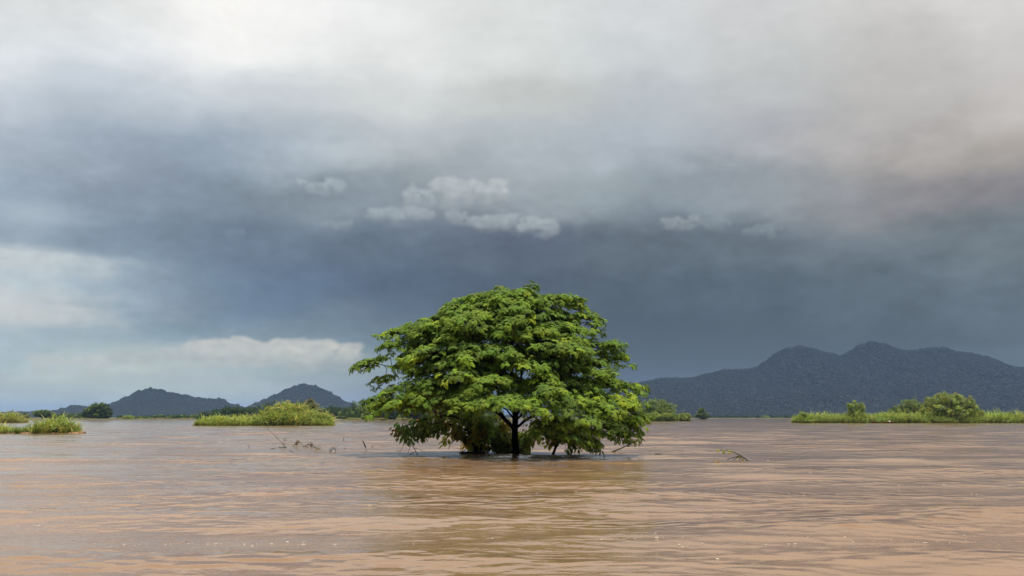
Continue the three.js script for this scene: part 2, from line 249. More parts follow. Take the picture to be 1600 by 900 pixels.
// the far bank: how far its water's edge lies, by azimuth in degrees
const edgeOf = (az) => mix(mix(690, 555, smooth(-14, -9, az)), 1380, smooth(-2, 6, az)) * (1 + 0.035 * fbm(az * 0.5, 2, 4, 33));
{
  const rows = [[], [], [], [], []];
  for (let az = -75; az <= 75; az += 0.25) {
    const w = az * Math.PI / 180, r = edgeOf(az);
    [[r, -0.4], [r + 7, 0.55], [r + 40, 0.9], [2600, 1.2], [9000, 1.3]].forEach(([d, y], k) => rows[k].push(V(Math.sin(w) * d, y, -Math.cos(w) * d)));
  }
  structure('far_bank', sheet(rows), soil(0.16, 0.14, 0.06, 30));
}

// wooded hills: the ridge by azimuth and elevation (from horizon) turned into heights at their distance
function hills(name, D, profile, depth, seed, colour, crowns, crownSize, woodName, woodLabel, flat) {
  const ridge = (px) => { let k = 0; while (k + 2 < profile.length && profile[k + 1][0] < px) k++; const [a, ya] = profile[k], [b, yb] = profile[k + 1]; const t = clamp((px - a) / (b - a)), s = t * t * (3 - 2 * t); return (652 - mix(ya, yb, mix(t, s, 0.5))) / LENS * D; };
  const p0 = profile[0][0], p1 = profile[profile.length - 1][0], NX = 520, NZ = 90;
  const heightAt = (px, t) => {                                               // t from -1 (near foot) over 0 (ridge) to 1 (far foot)
    const h = Math.max(0, ridge(px)), fall = t < 0 ? Math.pow(1 + t, 1.25) : Math.pow(1 - t, 1.6), n = fbm(px * 0.02 + seed, t * 2.2, 4, seed) * (1 - (1 - Math.abs(t)) ** 3);
    return Math.max(-2, h * clamp(fall + 0.2 * n * Math.min(1, fall * 3 + 0.05)) - (t < -0.97 || t > 0.97 ? 3 : 0));
  };
  const where = (px, t) => { const d = D + t * depth, x = across(px, D) * (1 + t * 0.05); return V(x, heightAt(px, t) + 1.5 * fbm(px * 0.35, t * 40, 3, seed + 7), -d + 60 * fbm(px * 0.012, t, 3, seed + 5)); };
  const rows = [];
  for (let j = NZ; j >= 0; j--) { const row = []; for (let i = 0; i <= NX; i++) row.push(where(mix(p0, p1, i / NX), j / NZ * 2 - 1)); rows.push(row); }
  structure(name, sheet(rows.reverse()), soil(colour[0], colour[1], colour[2], 90));
  const r = rng(seed), list = [];
  for (let k = 0; k < crowns; k++) {
    const px = mix(p0, p1, r()), t = k % 5 ? -Math.pow(r(), 1.2) : (r() - 0.5) * 0.06, p = where(px, t); if (p.y < 1) continue;
    const s = crownSize * (k % 5 ? 0.85 : k % 25 || flat < 1 ? 1.0 : 1.6) * (0.55 + 0.75 * r() * r() + (r() < 0.06 ? 0.5 : 0)); p.y += s * (0.15 + 0.2 * r());
    const tone = 0.7 + 0.6 * r();
    list.push([placeAt(p, V(0, 1, 0), r() * 7, V(s * (0.6 + 0.6 * r()), s * flat * (0.6 + 0.6 * r()), s * (0.8 + 0.6 * r()))), C(colour[0] * tone, colour[1] * tone, colour[2] * tone)]);
  }
  const wood = copies(numbered(woodName), lump, new THREE.MeshStandardMaterial({ color: 0xffffff, roughness: 1 }), list, scene);
  tag(wood, woodLabel, 'forest');
}
// a far tree crown: a lumpy ball
const lump = (() => {
  const g = new THREE.IcosahedronGeometry(1, 2), a = g.attributes.position, v = new THREE.Vector3();
  for (let k = 0; k < a.count; k++) { v.fromBufferAttribute(a, k); const n = 1 + 0.42 * fbm(v.x * 2 + v.z * 1.3 + 9, v.y * 2 - v.z * 0.8, 3, 200); v.multiplyScalar(n); if (v.y < -0.3) v.y = -0.3 + (v.y + 0.3) * 0.4; a.setXYZ(k, v.x, v.y, v.z); }
  g.computeVertexNormals(); return g;
})();
hills('hills', 3700, [[-260, 640], [-150, 634], [-60, 644], [0, 646], [60, 645], [85, 643], [100, 639], [118, 635], [135, 637], [165, 634], [180, 629], [200, 620], [215, 613], [232, 609], [250, 610], [262, 615], [280, 618], [300, 622], [330, 625], [345, 625], [360, 632], [380, 638], [395, 634], [410, 627], [430, 618], [450, 608], [470, 602], [490, 604], [510, 612], [525, 620], [540, 629], [560, 636], [620, 643], [720, 649], [800, 652]], 420, 301, [0.018, 0.024, 0.014], 60000, 3.4, 'hillside_forest', 'dark bluish forest covering the two low hills beyond the grassy islands', 1.15);
hills('hills', 3300, [[780, 651], [850, 640], [900, 624], [950, 610], [985, 601], [1000, 598], [1015, 595], [1040, 591], [1080, 591], [1110, 584], [1130, 579], [1170, 577], [1185, 574], [1200, 565], [1215, 553], [1235, 544], [1255, 541], [1275, 545], [1290, 551], [1305, 553], [1315, 557], [1330, 551], [1350, 539], [1370, 534], [1385, 538], [1400, 544], [1415, 548], [1440, 547], [1460, 544], [1480, 544], [1500, 550], [1525, 552], [1545, 557], [1565, 563], [1575, 569], [1590, 574], [1610, 575], [1700, 592], [1800, 588], [1900, 610], [2050, 640]], 900, 302, [0.012, 0.017, 0.012], 90000, 3.4, 'hillside_forest', 'dark slate-blue forest on the long high ridge under the storm', 0.8);

// ------------------------------------------------------------------ leaf, grass and twig shapes shared by the plants
function randomDir(r) { const y = r() * 2 - 1, w = r() * 2 * Math.PI, s = Math.sqrt(1 - y * y); return V(Math.cos(w) * s, y, Math.sin(w) * s); }
function clump(seed, n, length, width, droop = 0.2) {                         // leaves all round a twig end, within about one metre
  const r = rng(seed), b = new Blades();
  for (let k = 0; k < n; k++) { const q = randomDir(r), d = q.clone().multiplyScalar(0.5).add(randomDir(r).multiplyScalar(0.6)).add(V(0, -droop, 0)).normalize(); b.leaf(q.multiplyScalar(0.25 + 0.6 * r()), d, V(0, 1, 0.01).add(randomDir(r).multiplyScalar(0.5)).normalize(), length * (0.7 + 0.6 * r()), width * (0.7 + 0.6 * r())); }
  return b.build();
}
const CLUMPS = [clump(1, 46, 0.55, 0.3), clump(2, 46, 0.6, 0.26), clump(3, 46, 0.5, 0.34)];
function tuft(seed, n, height, width, lean) {
  const r = rng(seed), b = new Blades();
  for (let k = 0; k < n; k++) {
    const w = r() * 7, d = V(Math.cos(w), 0, Math.sin(w)), s = V(-d.z, 0, d.x).multiplyScalar(width * (0.6 + 0.8 * r())), h = height * (0.55 + 0.6 * r()), l = lean * (0.3 + r()), p = V((r() - 0.5) * 0.7, -0.1, (r() - 0.5) * 0.7);
    const at = (t) => p.clone().addScaledVector(d, l * h * t * t).add(V(0, h * (t - 0.35 * l * t * t * t), 0)), q = [at(0), at(0.4), at(0.75), at(1)], e = [0.8, 1, 0.7];
    for (let i = 0; i < 2; i++) { const a = q[i].clone().addScaledVector(s, e[i]), c = q[i].clone().addScaledVector(s, -e[i]), f = q[i + 1].clone().addScaledVector(s, e[i + 1]), g = q[i + 1].clone().addScaledVector(s, -e[i + 1]); b.tri(a, c, f); b.tri(c, g, f); }
    b.tri(q[2].clone().addScaledVector(s, 0.7), q[2].clone().addScaledVector(s, -0.7), q[3]);
  }
  return b.build();
}
const TUFTS = [tuft(5, 26, 1, 0.022, 0.8), tuft(6, 26, 1, 0.026, 1.05), tuft(7, 22, 1, 0.03, 0.5)];
const vary = (c, r, s = 0.25) => { const f = 1 - s + 2 * s * r(), h = 1 + (r() - 0.5) * 0.25; return C(c[0] * f * h, c[1] * f, c[2] * f * (2 - h)); };
const pick = (list, r) => list[Math.floor(r() * list.length)];
// leaf clumps through the outer part of some lobes [x, y, z, rx, ry, rz]
function foliage(parent, name, lobes, count, size, colours, seed, material = M.scrub, floor = 0.05) {
  const r = rng(seed), lists = CLUMPS.map(() => []), total = lobes.reduce((s, l) => s + l[3] * l[4] + l[4] * l[5], 0);
  for (const [x, y, z, rx, ry, rz] of lobes) {
    const n = Math.round(count * (rx * ry + ry * rz) / total), off = r() * 50;
    for (let k = 0; k < n; k++) {
      const d = randomDir(r), f = (0.55 + 0.45 * Math.pow(r(), 0.5)) * (1 + 0.95 * fbm(d.x * 2.2 + off, d.y * 2.2 + d.z * 2.4, 3, 220)), p = V(x + d.x * rx * f, y + d.y * ry * f, z + d.z * rz * f);
      if (p.y < floor) continue;
      lists[Math.floor(r() * 3)].push([placeAt(p, V(d.x * 0.4, 1, d.z * 0.4).normalize(), r() * 7, size * (0.6 + 0.8 * r())), vary(pick(colours, r), r)]);
    }
  }
  lists.forEach((l, k) => l.length && copies(name, CLUMPS[k], material, l, parent));
}
function stems(parent, name, list, material) { for (const [pts, r0, r1] of list) { const c = new THREE.CatmullRomCurve3(pts.map((p) => V(...p))), n = 8, q = c.getPoints(n); put(name, new Tubes().add(q, q.map((_, k) => mix(r0, r1, k / n)), 7).build(), material, parent); } }
const GREENS = { fresh: [0.37, 0.45, 0.08], yellow: [0.54, 0.51, 0.12], mid: [0.21, 0.29, 0.055], dark: [0.045, 0.085, 0.022], grey: [0.2, 0.25, 0.1], olive: [0.3, 0.31, 0.08], straw: [0.36, 0.3, 0.12] };

// ------------------------------------------------------------------ islands of flooded grass
// outline: [px, height of the grass above the water] along the near edge; deep: metres front to back
function grassIsland(D, outline, deep, seed, colours, tall, perMetre, label, soilColour, skirt = 0.25) {
  const r = rng(seed), x0 = across(outline[0][0], D), x1 = across(outline[outline.length - 1][0], D), z0 = -D;
  const high = (x) => { const px = x / D / Math.cos(PITCH) * LENS + 800; let k = 0; while (k + 2 < outline.length && outline[k + 1][0] < px) k++; const [a, ha] = outline[k], [b, hb] = outline[k + 1]; return mix(ha, hb, clamp((px - a) / (b - a))); };
  const width = (x) => { const t = (x - x0) / (x1 - x0); return deep * Math.pow(Math.max(0, 4 * t * (1 - t)), 0.4) * (1 + 0.3 * fbm(x * 0.1, seed, 3, 7)); };
  const rows = [[], [], [], [], []], N = 80;
  for (let i = 0; i <= N; i++) { const x = mix(x0 - 0.4, x1 + 0.4, i / N), w = width(clamp(x, x0, x1)) + 0.3, j = fbm(x * 0.6, seed, 3, 8) * 0.7; [[0, -0.3], [0.25, skirt * 0.75], [0.5, skirt], [0.8, skirt * 0.8], [1, -0.3]].forEach(([t, y], k) => rows[k].push(V(x, y, z0 + j - w * t))); }
  const ground = sheet(rows); structure('island_ground', ground, soil(...soilColour, 4));
  const lists = TUFTS.map(() => []), count = Math.round((x1 - x0) * perMetre);
  for (let k = 0; k < count; k++) {
    const x = mix(x0, x1, r()), w = width(x), t = Math.pow(r(), 1.2), h = high(x) * (0.45 + 0.55 * Math.sqrt(Math.min(1, t * 2.2))) * (0.5 + 0.6 * r()) * (1 + 1.0 * fbm(x * 0.4, t * 3, 3, seed + 3));
    const c = fbm(x * 0.12, t * 3, 3, seed + 9) > 0.1 ? colours[0] : pick(colours, r);
    lists[k % 3].push([placeAt(V(x, skirt * 0.5, z0 - w * t * 0.9 - 0.4), V((r() - 0.4) * 0.55, 1, (r() - 0.5) * 0.5).normalize(), r() * 7, V(h, h, h)), vary(c, r)]);
  }
  const g = new THREE.Group(); g.name = numbered('tall_grass'); g.userData.kind = 'stuff'; scene.add(g); tag(g, label, 'grass');
  lists.forEach((l, k) => copies('blades', TUFTS[k], M.grass, l, g));
  const weeds = [];
  for (let k = 0; k < count * 1.1; k++) { const x = mix(x0, x1, r()), t = r(), hh = high(x); if (fbm(x * 0.3, t * 4, 3, seed + 21) < -0.05) continue; weeds.push([placeAt(V(x, skirt * 0.5 + hh * (0.1 + 0.5 * t) * r(), z0 - width(x) * t * 0.8 - 0.4), V(0, 1, 0), r() * 7, hh * (0.12 + 0.16 * r())), vary(pick([...colours, GREENS.mid], r), r)]); }
  copies('weeds', CLUMPS[seed % 3], M.scrub, weeds, g);
  return { x0, x1, z0 };
}
const E1 = GREENS, MUD = [0.42, 0.24, 0.12], DARKMUD = [0.14, 0.1, 0.05];
grassIsland(111, [[-190, 1.2], [-60, 1.6], [0, 1.2], [14, 0.8], [26, 1.5], [36, 0.5], [46, 0.7], [52, 1.9], [64, 2.6], [80, 2.2], [95, 2.3], [106, 1.5], [114, 0.6], [127, 0.25]], 3.2, 401, [E1.fresh, E1.yellow, E1.mid, E1.mid], 2, 15, 'leafy grass on the sandbar at the left edge of the river', MUD, 0.22);
grassIsland(330, [[-220, 3], [-60, 3.5], [0, 4.2], [12, 4.2], [26, 2.2], [40, 1.2]], 9, 402, [E1.olive, E1.yellow, E1.fresh], 4, 16, 'olive tall grass on the farther islet at the left edge', DARKMUD, 0.3);
grassIsland(214, [[303, 0.8], [312, 2.2], [335, 2.7], [350, 2.3], [375, 2.4], [395, 2.7], [410, 3.2], [425, 4.4], [440, 4.9], [452, 4.6], [470, 3.6], [485, 3.0], [502, 2.6], [512, 1.6], [521, 0.4]], 9, 403, [E1.fresh, E1.yellow, E1.fresh, E1.mid], 4, 40, 'bright yellow-green tall grass on the islet between the left shore and the big tree', [0.34, 0.18, 0.075], 0.18);
grassIsland(455, [[985, 3], [1010, 3.4], [1030, 3.2], [1048, 2.8], [1056, 1.2], [1080, 1.4]], 9, 404, [E1.fresh, E1.mid, E1.olive], 4, 14, 'low green grass on the islet just right of the big tree', DARKMUD, 0.3);
grassIsland(309, [[1240, 1.0], [1250, 3.0], [1262, 3.4], [1290, 3.6], [1312, 3.2], [1330, 3.6], [1350, 3.4], [1372, 2.8], [1392, 3.8], [1412, 4.2], [1440, 3.8], [1535, 3.6], [1560, 4.2], [1580, 4.4], [1610, 3.6], [1720, 4], [1850, 3]], 11, 405, [E1.fresh, E1.fresh, E1.mid, E1.olive], 4, 22, 'green tall grass on the long islet at the right edge of the river', DARKMUD, 0.3);

function bush(name, label, px, D, lobes, count, size, colours, seed, stemList, group) {
  const o = thing(name, label, 'bush', across(px, D), -D, group);
  stems(o, 'stem', stemList ?? [[[[0, -0.3, 0], [0.1, lobes[0][1] * 0.5, 0], [lobes[0][0], lobes[0][1], lobes[0][2]]], 0.12, 0.05], [[[0.3, -0.3, 0.1], [0.5, lobes[0][1] * 0.4, 0.2], [lobes[0][0] + lobes[0][3] * 0.5, lobes[0][1], 0.2]], 0.1, 0.04]], M.stick);
  foliage(o, 'foliage', lobes, count, size, colours, seed); return o;
}
function farTree(name, label, px, D, height, trunkR, lobes, count, size, colours, seed, category = 'tree') {
  const o = thing(name, label, category, across(px, D), -D), top = lobes[0];
  stems(o, 'trunk', [[[[0, -0.3, 0], [0.1, height * 0.25, 0], [top[0] * 0.4, top[1], 0]], trunkR, trunkR * 0.4]], M.stick);
  foliage(o, 'crown', lobes, count, size, colours, seed); return o;
}
// bushes on the islands
bush('bush', 'olive-green bush with pale tips crowning the yellow grass islet', 443, 219, [[0, 2.9, 0, 3.2, 1.9, 2.6], [2.9, 2.5, 0.5, 2.4, 1.6, 2], [-2.6, 2.1, 0.4, 2.1, 1.4, 1.8], [5.2, 1.8, 0.5, 1.9, 1.3, 1.6]], 760, 0.55, [E1.yellow, E1.olive, E1.fresh], 501);
bush('bush', 'dark green bush at the right end of the yellow grass islet', 502, 217, [[0, 1.3, 0, 1.6, 1.1, 1.3], [-1.7, 1.2, 0, 1.2, 1.0, 1.1]], 220, 0.45, [E1.mid, E1.mid, E1.dark], 502);
bush('bush', 'small round green bush at the left tip of the long right islet', 1255, 311, [[0, 2.1, 0, 1.4, 1.1, 1.2]], 120, 0.5, [E1.mid, E1.fresh], 503);
bush('shrub', 'upright leafy shrub standing above the grass of the right islet', 1338, 312, [[-0.6, 3.9, 0, 1.7, 2.3, 1.5], [1.6, 4.6, 0.2, 0.9, 1.5, 0.9], [-2.0, 5.1, 0, 0.7, 0.9, 0.7], [0.4, 2.6, 0, 2.3, 1.4, 1.8]], 260, 0.5, [E1.mid, E1.fresh, E1.fresh], 504);
bush('bush', 'huge tangled bush mounded high on the long right islet', 1485, 314, [[-3.2, 4.6, 0, 5.2, 4.0, 4], [2.6, 4.3, 0.5, 5.4, 3.6, 4], [-1.5, 7.2, 0, 2.6, 1.9, 2.2], [1.8, 7.4, 0, 2.0, 1.6, 2], [6.8, 2.6, 0.5, 3.0, 2.4, 2.6], [-7.3, 2.8, 0.5, 2.4, 2.4, 2.4]], 2000, 0.62, [E1.mid, E1.fresh, E1.olive, E1.fresh, E1.grey], 505);
farTree('round_tree', 'hazy grey-green tree behind the huge bush on the right islet', 1425, 380, 8, 0.25, [[0, 5.6, 0, 4.4, 2.5, 3.5], [-2.2, 4.6, 0.5, 2.6, 1.8, 2.2]], 420, 0.75, [E1.grey, E1.mid], 506);
bush('bush', 'small low bush left of the hazy tree on the right islet', 1399, 345, [[0, 3.4, 0, 2.2, 1.7, 1.8]], 150, 0.6, [E1.mid, E1.dark], 507);
farTree('round_tree', 'dome-shaped soft green tree just right of the big tree', 1027, 470, 10, 0.3, [[0, 6.2, 0, 6.8, 3.6, 5], [-2.5, 4.4, 0, 4.2, 2.6, 3.4], [3.4, 4.3, 0.4, 4, 2.5, 3]], 900, 0.8, [E1.grey, E1.mid, E1.mid], 508);
bush('bush', 'light green bush under the dome-shaped tree', 1040, 452, [[0, 2.0, 0, 4.2, 1.7, 2], [-5.5, 2.1, 0, 3, 1.6, 2], [3.4, 1.9, 0, 2.4, 1.5, 1.6]], 420, 0.62, [E1.fresh, E1.mid], 509);
bush('bush', 'separate low green bush right of the dome-shaped tree', 1070, 454, [[0, 1.9, 0, 2.6, 1.6, 1.8]], 200, 0.6, [E1.fresh, E1.mid, E1.olive], 510);
bush('shrub', 'dark small shrub alone before the foot of the ridge', 1098, 830, [[0, 3.2, 0, 5.2, 2.6, 3], [-1.2, 6.0, 0, 2.4, 3.6, 2.2]], 330, 0.95, [E1.dark, E1.mid], 511);
bush('bush', 'tiny pale bush at the far water edge below the ridge', 1196, 1385, [[0, 1.6, 0, 5.5, 1.9, 3]], 90, 1.2, [E1.grey, E1.fresh], 512);
bush('bush', 'small lone bush on the open water before the left hill', 201, 655, [[0, 1.4, 0, 3.0, 1.5, 2], [-1.6, 1.7, 0, 1.2, 1.1, 1]], 150, 0.7, [E1.fresh, E1.mid], 513);
// trees on the far left bank
farTree('round_tree', 'broad dark layered tree on the far bank before the left hill', 152, 705, 12, 0.5, [[1, 7.6, 0, 6.6, 3.6, 5], [-3.4, 5.4, 0, 5.6, 3.0, 4], [5.4, 4.6, 0, 4.6, 3.0, 4], [0, 3.0, 1, 8.6, 2.6, 4]], 1100, 1.1, [E1.dark, E1.dark, E1.mid], 520);
farTree('round_tree', 'flat dark tree rising behind the left sandbar grass', 66, 708, 6, 0.4, [[0, 4.4, 0, 5.6, 2.0, 4], [4.8, 3.4, 0, 4.2, 1.7, 3]], 420, 1.0, [E1.dark, E1.mid], 521);
farTree('pale_tree', 'pale yellowish open-crowned tree behind the yellow grass islet', 484, 300, 7.4, 0.16, [[0, 5.2, 0, 2.3, 1.3, 1.8], [-1.4, 3.9, 0, 2.2, 1.1, 1.6], [1.6, 3.7, 0, 2.2, 1.1, 1.6], [0.2, 6.7, 0, 1.0, 0.7, 0.9], [0.4, 2.6, 0, 3.2, 1.3, 2]], 380, 0.5, [E1.olive, [0.24, 0.22, 0.1], E1.grey], 522);
// woods along the far bank: one mass each
function treeline(label, D, spans, size, colours, seed, perPx) {
  const g = new THREE.Group(); g.name = numbered('treeline'); g.userData.kind = 'stuff'; scene.add(g); tag(g, label, 'forest');
  const r = rng(seed), lobes = [];
  for (const [a, b, h0, h1] of spans) for (let px = a; px < b; px += 1.6 + 3 * r()) { const h = mix(h0, h1, (px - a) / (b - a)) * (0.6 + 0.55 * r()), w = h * (0.35 + 0.3 * r()) + 0.8, z = -D - r() * 26; lobes.push([across(px, D), h * 0.62, z, w, h * 0.42, w], [across(px, D) + (r() - 0.5) * w, h * 0.3, z + 2, w * 0.9, h * 0.32, w * 0.8]); }
  foliage(g, 'crowns', lobes, lobes.length * perPx, size, colours, seed + 1, M.scrub, 0.2);
}
treeline('dark wood on the far bank behind the yellow grass islet', 640, [[306, 345, 5, 7], [345, 420, 7, 9], [420, 470, 9, 10], [470, 545, 8, 7]], 1.15, [E1.dark, E1.dark, [0.06, 0.1, 0.035]], 530, 34);
treeline('green wood on the far bank behind the left side of the big tree', 566, [[530, 560, 6, 9], [560, 600, 9, 11], [600, 680, 13, 17], [680, 780, 14, 8]], 1.1, [E1.dark, E1.mid, E1.mid, [0.06, 0.1, 0.035]], 531, 40);
treeline('low dark scrub along the far bank left of the yellow grass islet', 712, [[-200, 30, 3, 4], [80, 130, 4, 4], [178, 306, 2.2, 3]], 1.0, [E1.dark, E1.dark, E1.mid], 532, 20);
treeline('low dark scrub along the far bank at the foot of the ridge', 1405, [[985, 1240, 4, 3.5], [1240, 1700, 4, 6]], 1.6, [E1.dark, E1.dark], 533, 10);
{
  const r = rng(540), list = [];
  for (const [a, b, D] of [[-150, 300, 693], [530, 640, 552], [985, 1240, 1384]]) for (let k = 0; k < 260; k++) { const px = mix(a, b, r()); if (fbm(px * 0.05, 3, 3, 77) < -0.02) continue; list.push([placeAt(V(across(px, D), 0.2, -edgeOf(Math.atan((px - 800) / LENS) * 57.3) - 2 - 3 * r()), V(0, 1, 0), r() * 7, V(2.4, 1.1 + r(), 2.4)), vary(pick([E1.straw, E1.fresh, E1.olive], r), r)]); }
  const g = copies(numbered('bank_grass'), TUFTS[1], M.grass, list, scene); tag(g, 'straw and green grass fringe at the far water edge', 'grass');
}

// ------------------------------------------------------------------ the big tree standing in the flood
// one rosette of feathery leaves that droop like an umbrella
function rosette(seed, leaves, length) {
  const r = rng(seed), b = new Blades();
  for (let k = 0; k < leaves; k++) {
    const w = (k + 0.5 * r()) / leaves * 2 * Math.PI, out = V(Math.cos(w), 0, Math.sin(w)), side = V(-out.z, 0, out.x), L = length * (0.75 + 0.45 * r()), rise = 0.55 - 0.8 * r(), bow = 0.35 + 0.5 * r();
    const at = (t) => out.clone().multiplyScalar(L * (t - 0.16 * t * t)).add(V(0, L * (rise * t - bow * t * t), 0)), slope = (t) => out.clone().multiplyScalar(1 - 0.32 * t).add(V(0, rise - 2 * bow * t, 0)).normalize();
    for (let j = 0; j < 6; j++) {
      const t = 0.25 + 0.75 * j / 5.5, p = at(t), f = slope(t), up = new THREE.Vector3().crossVectors(side, f).normalize(); if (up.y < 0) up.negate();
      const l = L * (0.46 - 0.035 * j) * (0.85 + 0.3 * r()), wd = l * 0.5;
      for (const s of [-1, 1]) b.leaf(p, f.clone().multiplyScalar(0.62).addScaledVector(side, s * 0.8).add(V(0, -0.22 - 0.25 * r(), 0)).normalize(), up, l, wd, 0.12);
    }
    b.leaf(at(0.95), slope(1), V(0, 1, 0).addScaledVector(out, 0.4).normalize(), L * 0.3, L * 0.13, 0.1);
  }
  return b.build();
}
const ROSETTES = [rosette(21, 7, 0.33), rosette(22, 6, 0.35), rosette(23, 8, 0.3), rosette(24, 6, 0.36)];
const TREE_D = 47.1, TREE_X = across(806, TREE_D);
{
  const tree = thing('broadleaf_tree', 'large spreading green tree standing alone in the brown floodwater', 'tree', TREE_X, -TREE_D), r = rng(77);
  // how far the crown reaches left and right at each height
  const REACH = [[0.3, 3.2, 4.2], [0.8, 3, 4.8], [1.2, 2.8, 5.5], [1.8, -2.5, 5.7], [2.2, -5.4, 5.8], [2.6, -6.6, 5.8], [3.0, -6.5, 5.9], [3.4, -6.2, 6.0], [3.8, -6.1, 5.4], [4.2, -6.9, 5.0], [4.6, -7.3, 5.2], [5.0, -6.5, 5.0], [5.4, -6.2, 4.7], [5.8, -6.1, 3.9], [6.2, -5.7, 3.8], [6.6, -3.7, 3.5], [7.0, -3.3, 2.6], [7.4, -2.6, 2.5], [7.8, -1.4, 1.8], [8.05, -0.4, 0.8]];
  const reach = (y) => { let k = 0; while (k + 2 < REACH.length && REACH[k + 1][0] < y) k++; const a = REACH[k], b = REACH[k + 1], t = clamp((y - a[0]) / (b[0] - a[0])); return [mix(a[1], b[1], t), mix(a[2], b[2], t)]; };
  const pads = [];                                                            // ends of the boughs: [position, radius]
  const far = (p, d) => pads.every(([q]) => Math.hypot(p.x - q.x, (p.y - q.y) * 1.7, p.z - q.z) > d);
  for (const [px, py, z, s] of [[566, 566, 0.3, 0.55], [582, 560, -0.3, 0.6], [612, 516, 0, 0.75], [632, 510, -0.6, 0.75], [655, 504, 0.3, 0.8], [675, 500, -0.8, 0.7], [604, 536, 0.6, 0.6], [697, 490, 0, 0.75], [706, 478, 0.6, 0.6], [722, 466, -0.4, 0.8], [740, 460, 0.7, 0.6], [752, 460, 0.2, 0.75], [800, 454, 0, 0.45], [832, 458, 0.4, 0.5], [860, 462, -0.3, 0.7], [876, 458, 0.6, 0.6], [888, 461, 0.2, 0.7], [902, 474, -0.4, 0.6], [916, 490, 0, 0.65], [932, 504, 0.3, 0.45], [955, 538, 0, 0.6], [976, 556, -0.2, 0.5], [962, 534, 0.6, 0.5], [1000, 604, 0.3, 0.45], [992, 612, 0.8, 0.6], [990, 640, 0, 0.7], [982, 662, 0.4, 0.7], [965, 660, 1.6, 0.7], [588, 622, 0.4, 0.65], [586, 630, 0.9, 0.5], [606, 632, 1.4, 0.6], [626, 626, 2.2, 0.7], [604, 612, 1.2, 0.7], [596, 590, -0.4, 0.6], [925, 690, 2.2, 0.4], [918, 668, 2.4, 0.7], [945, 655, 2.6, 0.7], [895, 660, 3, 0.7], [903, 682, 2.7, 0.5], [880, 672, 2.9, 0.6], [940, 676, 2.1, 0.55], [962, 672, 1.3, 0.55], [985, 676, 0.9, 0.5], [996, 655, 1.2, 0.5], [915, 645, 3.2, 0.8], [950, 630, 2.8, 0.8], [975, 625, 1.8, 0.8], [880, 630, 3.8, 0.8], [926, 700, 2.1, 0.3], [870, 655, 2.4, 0.6], [855, 662, -1.5, 0.7], [700, 620, 3.2, 0.8], [660, 612, 2.6, 0.8], [640, 598, 2, 0.8], [740, 622, 3.4, 0.8], [760, 626, 4.4, 0.7], [820, 628, 4.6, 0.7], [790, 622, 4.8, 0.7], [845, 632, 4.4, 0.75]])
    pads.push([V((px - 806) / 33.7 * (TREE_D - z) / TREE_D, (711 - py) / 33.4 * (TREE_D - z) / TREE_D + z * 0.038, z), s * 1.1]);
  for (let k = 0; k < 20000 && pads.length < 315; k++) {
    const y = 1.9 + 6.2 * Math.pow(r(), 0.85), [a, b] = reach(y), c = (a + b) / 2, hw = (b - a) / 2, w = r() * 2 * Math.PI, q = Math.pow(r(), k % 3 ? 0.3 : 0.75) * 0.88;
    const low = smooth(3.4, 2, y); if (q < 0.3 + 0.5 * low || (low > 0.5 && Math.abs(Math.sin(w)) < 0.2 && Math.cos(w) < 0)) continue;
    const p = V(c + Math.cos(w) * hw * q * (0.88 + 0.5 * fbm(w * 1.6, y * 1.1, 3, 44)), y * 0.985, Math.sin(w) * Math.min(hw * 0.9, 5.6) * q * (0.9 + 0.4 * fbm(w * 1.6 + 9, y * 1.1, 3, 45))); if ((p.y < 2.3 && p.x < 2) || (p.z < -2.2 && p.y < 3.6)) continue;
    if (far(p, 0.74)) pads.push([p, 0.4 + 0.55 * r()]);
  }
  // skeleton: trunk and main limbs, then each bough grown from the nearest limb
  const nodes = [], link = (p, parent) => { nodes.push({ p, parent, len: parent < 0 ? 0 : nodes[parent].len + nodes[parent].p.distanceTo(p), load: 0, kids: 0 }); return nodes.length - 1; };
  const chain = (from, pts, steps = 5) => { const c = new THREE.CatmullRomCurve3([nodes[from].p, ...pts]); let k = from; const n = steps * pts.length; for (let i = 1; i <= n; i++) { const p = c.getPoint(i / n); k = link(p.add(V((r() - 0.5) * 0.06, (r() - 0.5) * 0.05, (r() - 0.5) * 0.06)), k); } return k; };
  let k0 = link(V(0.02, -0.9, 0), -1); const trunkIds = [k0];
  for (const [x, y] of [[0.0, 0], [-0.01, 0.35], [-0.05, 0.8], [-0.05, 1.25], [-0.03, 1.6], [-0.02, 1.9]]) { k0 = link(V(x, y, (r() - 0.5) * 0.03), k0); trunkIds.push(k0); }
  const [f1, f2, fork] = [trunkIds[4], trunkIds[5], trunkIds[6]];
